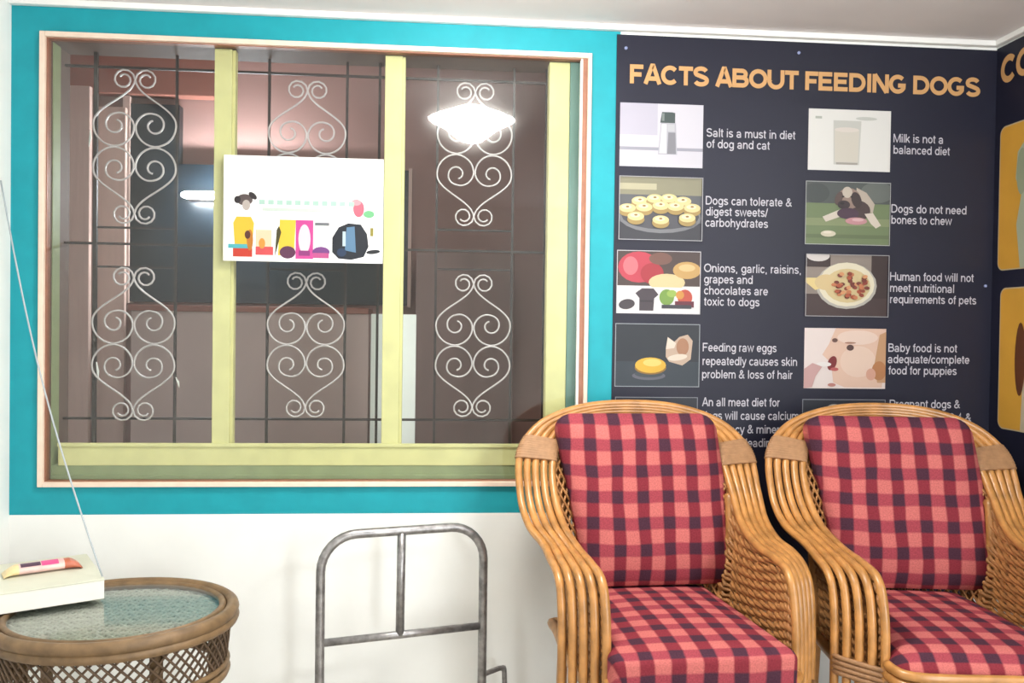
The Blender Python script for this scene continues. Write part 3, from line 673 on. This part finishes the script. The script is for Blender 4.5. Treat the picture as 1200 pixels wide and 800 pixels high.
printed('product_print', x0, x1, z0, z1, SY-.0002, L_, ad, .00004)

# ------------------------------------------------------------------ cane armchairs
def sweep_profile(t, side=1):
    """control points of one hoop cane; t = 0 inner cane, 1 outer cane; right half, front foot to apex"""
    a = 0.222+0.083*t; yf = -0.325+0.09*t
    return [(a+.004, yf+.01, 0.0), (a, yf, .22), (a, yf-.004, .44), (a, yf+.006, .565), (a+.002, yf+.042, .632-.012*t), (a+.008, yf+.12, .648-.006*t),
            (a+.012-.004*t, -.075+.05*t, .652), (.246+.088*t, .055+.04*t, .682-.005*t), (.256+.089*t, .145+.025*t, .752-.01*t), (.246+.092*t, .215+.012*t, .84+.010*t), (.200+.074*t, .268+.004*t, .908+.018*t), (.108+.045*t, .298, .943+.028*t), (0, .310, .950+.034*t)]
NC = 5
def make_chair(name, label, seat_round, group, bind_z, rail_y, rail_z, shear):
    root = tag(empty(name), label, 'armchair', group)
    fullp = []
    for i in range(NC):
        t = i/(NC-1)
        half = sweep_profile(t)
        right = [Vector(p) for p in half]; left = [Vector((-p.x, p.y, p.z)) for p in right[:-1]]
        path = spline(left + right[::-1], 6)
        fullp.append(path)
        b = MB(); b.tube(path, 0.0106, M_CANE, 8); b.build('cane_hoop', root)
    # bindings round the hoop
    for side in (0, 1):
        ring = []
        np_ = len(fullp[0])
        for k in range(-2, 3):
            idx = 55+k if side == 0 else np_-1-54-k
            pin, pout = fullp[0][idx], fullp[-1][idx]
            tg = (fullp[2][min(idx+1, np_-1)]-fullp[2][idx-1]).normalized()
            across = (pout-pin).normalized(); nrm = tg.cross(across).normalized()
            c = (pin+pout)/2; hw = (pout-pin).length/2+.0135; rim = .0155
            sec = []
            for q in range(20):
                a = 2*PI*q/20; ca, sa = math.cos(a), math.sin(a)
                sec.append(c+across*(hw*math.copysign(abs(ca)**.5, ca))+nrm*(rim*math.copysign(abs(sa)**.7, sa)))
            ring.append(sec)
        # dense ridged sleeve
        b = MB(); vs = []; fs = []; R_ = 30
        for j in range(R_+1):
            f = j/R_*(len(ring)-1); i0 = min(int(f), len(ring)-2); g_ = f-i0
            cen = sum(ring[i0], Vector())/20*(1-g_)+sum(ring[i0+1], Vector())/20*g_
            for q in range(20):
                p = ring[i0][q]*(1-g_)+ring[i0+1][q]*g_
                vs.append(cen+(p-cen)*(1.0 if j % 3 else .975))
        for j in range(R_):
            for q in range(20): fs.append((j*20+q, j*20+(q+1) % 20, (j+1)*20+(q+1) % 20, (j+1)*20+q))
        fs.append(tuple(range(19, -1, -1))); fs.append(tuple(R_*20+q for q in range(20)))
        b.add(vs, fs, M_WRAP, False); b.build('binding', root)
    # woven back: crossing canes between the inner hoop and the seat
    inner = fullp[0]
    def hoop_at(z):
        """half width and depth of the inner hoop at height z"""
        half = inner[:len(inner)//2+1]
        best = None
        for p, q in zip(half[36:], half[37:]):
            if (p.z-z)*(q.z-z) <= 0 and p.z != q.z:
                f = (z-p.z)/(q.z-p.z); r_ = p.lerp(q, f); best = (abs(r_.x), r_.y)
        return best
    def back_pt(u, v):
        z = .40+v*.53
        h = hoop_at(z)
        if z < .756 or h is None:
            q_ = min(1, (z-.40)/.356); h = (.225+.030*q_, .06+.088*q_) if z < .8 else (.09, .305)
        y_mid = .165+.14*v
        return Vector((h[0]*u, h[1]+(y_mid-h[1])*(1-u*u)+.004, z))
    b = MB(); n = 26
    for fam in (1, -1):
        for k in range(-n, n+1):
            pts = []
            for j in range(0, 25):
                v = j/24; u = k/n*2+fam*(v-.5)*1.1
                if -1 <= u <= 1: pts.append(back_pt(u, v)+Vector((0, .002*fam, 0)))
            if len(pts) > 2: b.tube(pts, .0035, M_CANE_IN, 5)
    b.build('woven_back', root)
    # closely woven sides from the arm and hoop down to the seat
    for s in (-1, 1):
        half = inner[:len(inner)//2+1]          # left half, foot to apex
        edge = [Vector((s*abs(p.x), p.y, p.z)) for p in half[20:61]]
        b = MB()
        ne = len(edge); rows = 25
        def side_pt(i, v):
            e = edge[i]; f = i/(ne-1)
            zb = .36; z = zb+(e.z-.012-zb)*v
            x = abs(e.x)*v+(1-v)*(.224 if e.y < .1 else .224-.05*f)
            return Vector((s*x, e.y+(1-v)*(.0 if e.y < .1 else -.03), z))
        for r_ in range(rows):
            v = r_/(rows-1)
            b.tube([side_pt(i, v)+Vector((s*.0028*(1 if (i//2+r_) % 2 else -1), 0, 0)) for i in range(ne)], .0062, M_CANE_IN, 6)
        for i in range(0, ne, 3):
            b.tube([side_pt(i, v/8) for v in range(9)], .0045, M_CANE_IN, 5)
        b.build('woven_side', root)
    # seat frame, rails, back legs
    b = MB()
    ring = [(-.208, -.32, .385), (.208, -.32, .385), (.25, .10, .385), (.2, .17, .385), (-.2, .17, .385), (-.25, .10, .385)]
    b.tube(spline(ring, 6, True), .014, M_CANE, 8, True)
    for k in range(9):
        y = -.27+k*.05; b.tube([(-.235, y, .388), (.235, y, .388)], .008, M_CANE_IN, 6)
    b.build('seat_frame', root)
    b = MB()
    for z in (rail_z, rail_z+.0225):
        b.tube(spline([(-.222, -.337, z), (-.19, rail_y, z), (0, rail_y-.006, z), (.19, rail_y, z), (.222, -.337, z)], 5), .0112, M_CANE, 8)
    b.build('front_rail', root)
    for s in (-1, 1):
        b = MB()
        for z in (bind_z, bind_z+.012, bind_z+.024, bind_z+.036):
            b.tube(spline([(s*.210, -.312, z), (s*.212, -.341, z), (s*.262, -.300, z), (s*.303, -.256, z), (s*.309, -.236, z)], 4), .0062, M_WRAP, 6)
        b.build('leg_binding', root)
    for s in (-1, 1):
        b = MB(); b.tube(spline([(s*.225, .17, 0), (s*.225, .155, .2), (s*.23, .12, .40), (s*.245, .12, .62), (s*.252, .15, .74)], 5), .015, M_CANE, 8); b.build('leg', root)
    b = MB(); b.tube([(-.225, .16, .14), (.225, .16, .14)], .011, M_CANE, 8); b.tube([(-.3, -.26, .12), (.3, -.26, .12)], .011, M_CANE, 8)
    for s in (-1, 1): b.tube([(s*.29, -.27, .12), (s*.225, .16, .14)], .011, M_CANE, 8)
    b.build('stretcher', root)
    # ---- cushions
    def cushion(pname, fn, nu, nv, uvf):
        """fn(a,b,c) maps a unit cube's surface point to the cushion"""
        bm = bmesh.new(); bmesh.ops.create_cube(bm, size=2)
        bmesh.ops.subdivide_edges(bm, edges=list(bm.edges), cuts=nu, use_grid_fill=True)
        uvl = bm.loops.layers.uv.new('UVMap')
        for v in bm.verts: v.co = fn(v.co)
        bm.normal_update()
        for f in bm.faces:
            f.smooth = True
            for l in f.loops: l[uvl].uv = uvf(l.vert.co)
        me = bpy.data.meshes.new(pname); bm.to_mesh(me); bm.free(); me.materials.append(M_PLAID)
        o = bpy.data.objects.new(pname, me); COL.objects.link(o); o.parent = root
        return o
    def rbx(c, hx, hy, hz, r):
        """rounded box from cube point"""
        p = Vector((c.x*hx, c.y*hy, c.z*hz))
        q = Vector((max(-hx+r, min(hx-r, p.x)), max(-hy+r, min(hy-r, p.y)), max(-hz+r, min(hz-r, p.z))))
        d = p-q
        return q+d.normalized()*r if d.length > 1e-9 else p
    ZT = .50
    def seat(c):
        e = Vector(((abs(c.x)**.8)*math.copysign(1, c.x), (abs(c.y)**.8)*math.copysign(1, c.y), c.z))
        p = rbx(e, .213, .28, .055, seat_round)
        if c.z > 0: p.z += .016*(1-c.x**2)*(1-c.y**2)
        f = (p.y+.28)/.56
        p.x *= 1.0-.10*f
        return Vector((p.x-.012, p.y-.115, p.z+ZT-.058-.012*f))
    def seat_uv(p): return (p.x-(ZT-p.z)*(.6 if p.x < 0 else -.6)*(1 if abs(p.x) > .19 else 0), p.y-max(0, ZT-p.z)*(1 if p.y < -.34 else 0))
    cushion('seat_cushion', seat, 17, 17, seat_uv)
    def back(c):
        e = Vector(((abs(c.x)**.8)*math.copysign(1, c.x), c.y, (abs(c.z)**.8)*math.copysign(1, c.z)))
        # big corner radius in the x-z outline, soft edge in y
        hx, hz, R_ = .226, .238, .05
        p = Vector((e.x*hx, 0, e.z*hz))
        q = Vector((max(-hx+R_, min(hx-R_, p.x)), 0, max(-hz+R_, min(hz-R_, p.z)))); d = p-q
        if d.length > R_: p = q+d.normalized()*R_
        edge = max(abs(c.x), abs(c.z))
        th = .018+.034*(1-edge**4)
        y = c.y*th
        f = (p.z+hz)/(2*hz)
        x = p.x*(.955+.095*f)
        z = p.z
        lean = math.radians(13)
        Y, Z = y*math.cos(lean)+z*math.sin(lean), z*math.cos(lean)-y*math.sin(lean)
        return Vector((x+.006+shear*(.75-f), Y+.180, Z+.726))
    def back_uv(p): return (p.x, p.z*1.02+.01)
    o = cushion('back_cushion', back, 17, 17, back_uv)
    return root
GRP = 'cane armchairs along the wall'
c1 = make_chair('cane_armchair', 'cane armchair with red checked cushions, beside the window and grey tubular frame', .02, GRP, .33, -.37, .40, .06)
c1.location = (.580, -.408, 0); c1.rotation_euler = (0, 0, math.radians(3))
c2 = make_chair('cane_armchair', 'cane armchair with red checked cushions, in the corner by the side wall poster', .052, GRP, .405, -.405, .435, .07)
c2.location = (1.268, -.462, 0); c2.rotation_euler = (0, 0, math.radians(-6.5))

# ------------------------------------------------------------------ oval cane table
TC = Vector((-.765, -.492, 0)); RX, RY = .282, .256; TTOP = .52
tb = tag(empty('cane_table', TC), 'low round cane table with glass top and lattice skirt under the window', 'table')
def oval(rx, ry, z, n=64, a0=0): return [(rx*math.cos(a0+2*PI*k/n), ry*math.sin(a0+2*PI*k/n), z) for k in range(n)]
b = MB()
b.tube(oval(RX-.016, RY-.016, TTOP-.014), .0155, M_CANE_TBL, 10, True)
b.tube(oval(RX-.012, RY-.012, TTOP-.034), .012, M_CANE_TBL, 8, True)
b.tube(oval(RX-.040, RY-.040, TTOP-.010), .009, M_CANE_TBL, 8, True)
b.build('rim', tb)
b = MB(); n = 64
top = oval(RX-.034, RY-.034, TTOP-.006); bot = oval(RX-.034, RY-.034, TTOP-.011)
b.add(top+bot, [tuple(range(n)), tuple(range(2*n-1, n-1, -1))]+[(k, (k+1) % n, n+(k+1) % n, n+k) for k in range(n)], M_TGLASS)
b.build('glass_top', tb)
b = MB()
M_MAT = mat('pale_weave', (160, 164, 152), .6, .2, 60)
for fam in (0, 1):
    for k in range(-24, 25):
        c = k/24*(RX+RY)
        pts = []
        for j in range(41):
            s = (j/40-.5)*1.1
            x = s; y = (c-s)*.8 if fam == 0 else (s-c)*.8
            if (x/(RX-.03))**2+(y/(RY-.03))**2 < 1: pts.append((x, y, TTOP-.024+.0015*(1 if (j+k) % 2 else -1)))
        if len(pts) > 1: b.tube(pts, .0045, M_MAT, 5)
n = 48
b.add(oval(RX-.03, RY-.03, TTOP-.032, n), [tuple(range(n))], mat('mat_backing', (92, 94, 86), .8, .1, 30))
b.build('woven_top', tb)
ZS0, ZS1 = .365, TTOP-.04
b = MB()
for fam in (1, -1):
    for k in range(62):
        a0 = 2*PI*k/62; pts = []
        for j in range(9):
            v = j/8; a = a0+fam*(v-.5)*.42; rx = RX-.022-.012*(1-v)-.002*fam; ry = RY-.022-.012*(1-v)-.002*fam
            pts.append((rx*math.cos(a), ry*math.sin(a), ZS0+v*(ZS1-ZS0)))
        b.tube(pts, .0030, M_SKIRT, 5)
b.build('lattice_skirt', tb)
b = MB(); b.tube(oval(RX-.032, RY-.032, ZS0-.008), .012, M_CANE_TBL, 8, True); b.tube(oval(RX-.028, RY-.028, ZS0+.014), .007, M_CANE_TBL, 8, True)
b.build('lower_ring', tb)
for a in (.5, PI-.5, PI+.9, -.9):
    x, y = (RX-.05)*math.cos(a), (RY-.05)*math.sin(a)
    b = MB(); b.tube([(x*1.04, y*1.04, 0), (x, y, .25), (x, y, TTOP-.03)], .015, M_CANE_TBL, 8)
    b.build('leg', tb)

# white carton on the table
BA = math.radians(30)                      # turned like the photo's box
bc = empty('carton', (-.817, -.431, TTOP+.0015), BA)
tag(bc, 'flat white carton lying on the round cane table', 'box')
BL, BD, BH = .265, .275, .049
M_CARTON = mat('white_card', (240, 238, 228), .6, .02, 10)
b = MB(); b.box(-BL, 0, 0, BD, 0, BH-.003, M_CARTON, .002); b.build('body', bc)
b = MB(); b.box(-BL-.001, .001, -.001, BD+.001, BH-.004, BH, mat('card_lid', (214, 214, 196), .6, .04, 12), .0015); b.build('lid', bc)
# snack bar on the carton
q = at_z(50, 669, TTOP+.0015+BH+.001)
sb = tag(empty('snack_bar', q, BA+.02), 'snack bar in a pink and brown wrapper on the white carton', 'snack bar')
b = MB(); vs = []; fs = []; n = 26; m_ = 12
M_WR = mat('pale_wrapper', (232, 196, 190), .35, .12, 40); M_WRB = mat('brown_wrapper', (186, 104, 78), .35, .15, 40); M_WRY = mat('cream_wrapper', (236, 214, 160), .35, .1, 40)
for i in range(n+1):
    t = i/n; x = (t-.5)*.175; s_ = min(1, min(t, 1-t)/.14)
    hw = .029-.004*s_; hh = .0015+.011*min(1, s_)**.7
    for k in range(m_):
        a = 2*PI*k/m_; vs.append((x, hw*math.cos(a), hh+hh*math.sin(a)))
for i in range(n):
    fs = [(i*m_+k, i*m_+(k+1) % m_, (i+1)*m_+(k+1) % m_, (i+1)*m_+k) for k in range(m_)]
    mm = M_WRY if i < 5 else (M_WRB if i > 19 else M_WR)
    o0 = len(b.v)
    b.add(vs[i*m_:(i+2)*m_], [(k, (k+1) % m_, m_+(k+1) % m_, m_+k) for k in range(m_)], mm, True)
wrap_ = b.build('wrapper', sb)
def patch(u0, u1, v0, v1, name, m_2):
    b = MB(); P = []
    for j in range(5):
        a = PI*(v0+(v1-v0)*j/4)
        for u in (u0, u1): P.append((u, -.0255*math.cos(a), .0128+.0128*math.sin(a)))
    b.add(P, [(2*j, 2*j+1, 2*j+3, 2*j+2) for j in range(4)], m_2, True); b.build(name, wrap_)
patch(-.05, -.006, .22, .5, 'label', mat('dark_ink', (84, 58, 76), .4))
patch(-.004, .034, .18, .55, 'label', mat('magenta_ink', (216, 84, 140), .4))

# thin cord from the corner to the carton
A0 = Vector((XL+.002, -.06, 1.60)); A1 = Vector((-.826, -.421, TTOP+.0015+BH+.003))
pts = []
for k in range(25):
    t = k/24; p = A0.lerp(A1, t); p.z -= .03*math.sin(PI*t); p.x -= .018*math.sin(PI*t); pts.append(p)
b = MB(); b.tube(pts, .0022, mat('grey_cord', (176, 184, 190), .5), 6)
tag(b.build('cord'), 'thin pale cord strung from the left wall down to the white carton', 'cord')

# ------------------------------------------------------------------ grey tubular frame
fl, fr_ = Vector((-.317, -.25, 0)), Vector((.133, -.13, 0))
fr = tag(empty('tubular_stand', (fl+fr_)/2), 'grey steel tube stand with a rounded top, below the window', 'stand')
def fpart(mb, name):
    o = mb.build(name); o.parent = fr; o.matrix_parent_inverse = fr.matrix_basis.inverted(); return o
ZT_ = .628; RC = .098; TR = .0128
dirn = (fr_-fl).normalized(); Wd = (fr_-fl).length
def fp(s, z): return fl+dirn*s+Vector((0, 0, z))
P = [fp(0, 0), fp(0, .2), fp(0, ZT_-RC-.05)]
for k in range(9):
    a = PI-PI/2*k/8; P.append(fp(RC+RC*math.cos(a), ZT_-RC+RC*math.sin(a)))
P.append(fp(Wd/2, ZT_))
for k in range(9):
    a = PI/2-PI/2*k/8; P.append(fp(Wd-RC+RC*math.cos(a), ZT_-RC+RC*math.sin(a)))
P += [fp(Wd, ZT_-RC-.05), fp(Wd, .2), fp(Wd, 0)]
b = MB(); b.tube(P, TR, M_STEEL, 12); fpart(b, 'hoop')
b = MB(); b.tube([fp(.01, .335), fp(Wd-.01, .335)], TR*.85, M_STEEL, 12); fpart(b, 'cross_bar')
b = MB(); b.tube([fp(Wd*.475, .335), fp(Wd*.48, ZT_)], TR*.95, M_STEEL, 12); fpart(b, 'centre_post')
nrm = Vector((-dirn.y, dirn.x, 0))
for s in (0, Wd):
    b = MB(); e = fp(s, .19)
    b.tube(spline([e, e+dirn*.04+nrm*.02, e+dirn*.07+nrm*.03, e+dirn*.082+nrm*.035+Vector((0, 0, -.02)), e+dirn*.083+nrm*.035+Vector((0, 0, -.19))], 5), TR*.6, M_STEEL, 8)
    fpart(b, 'rear_strut')
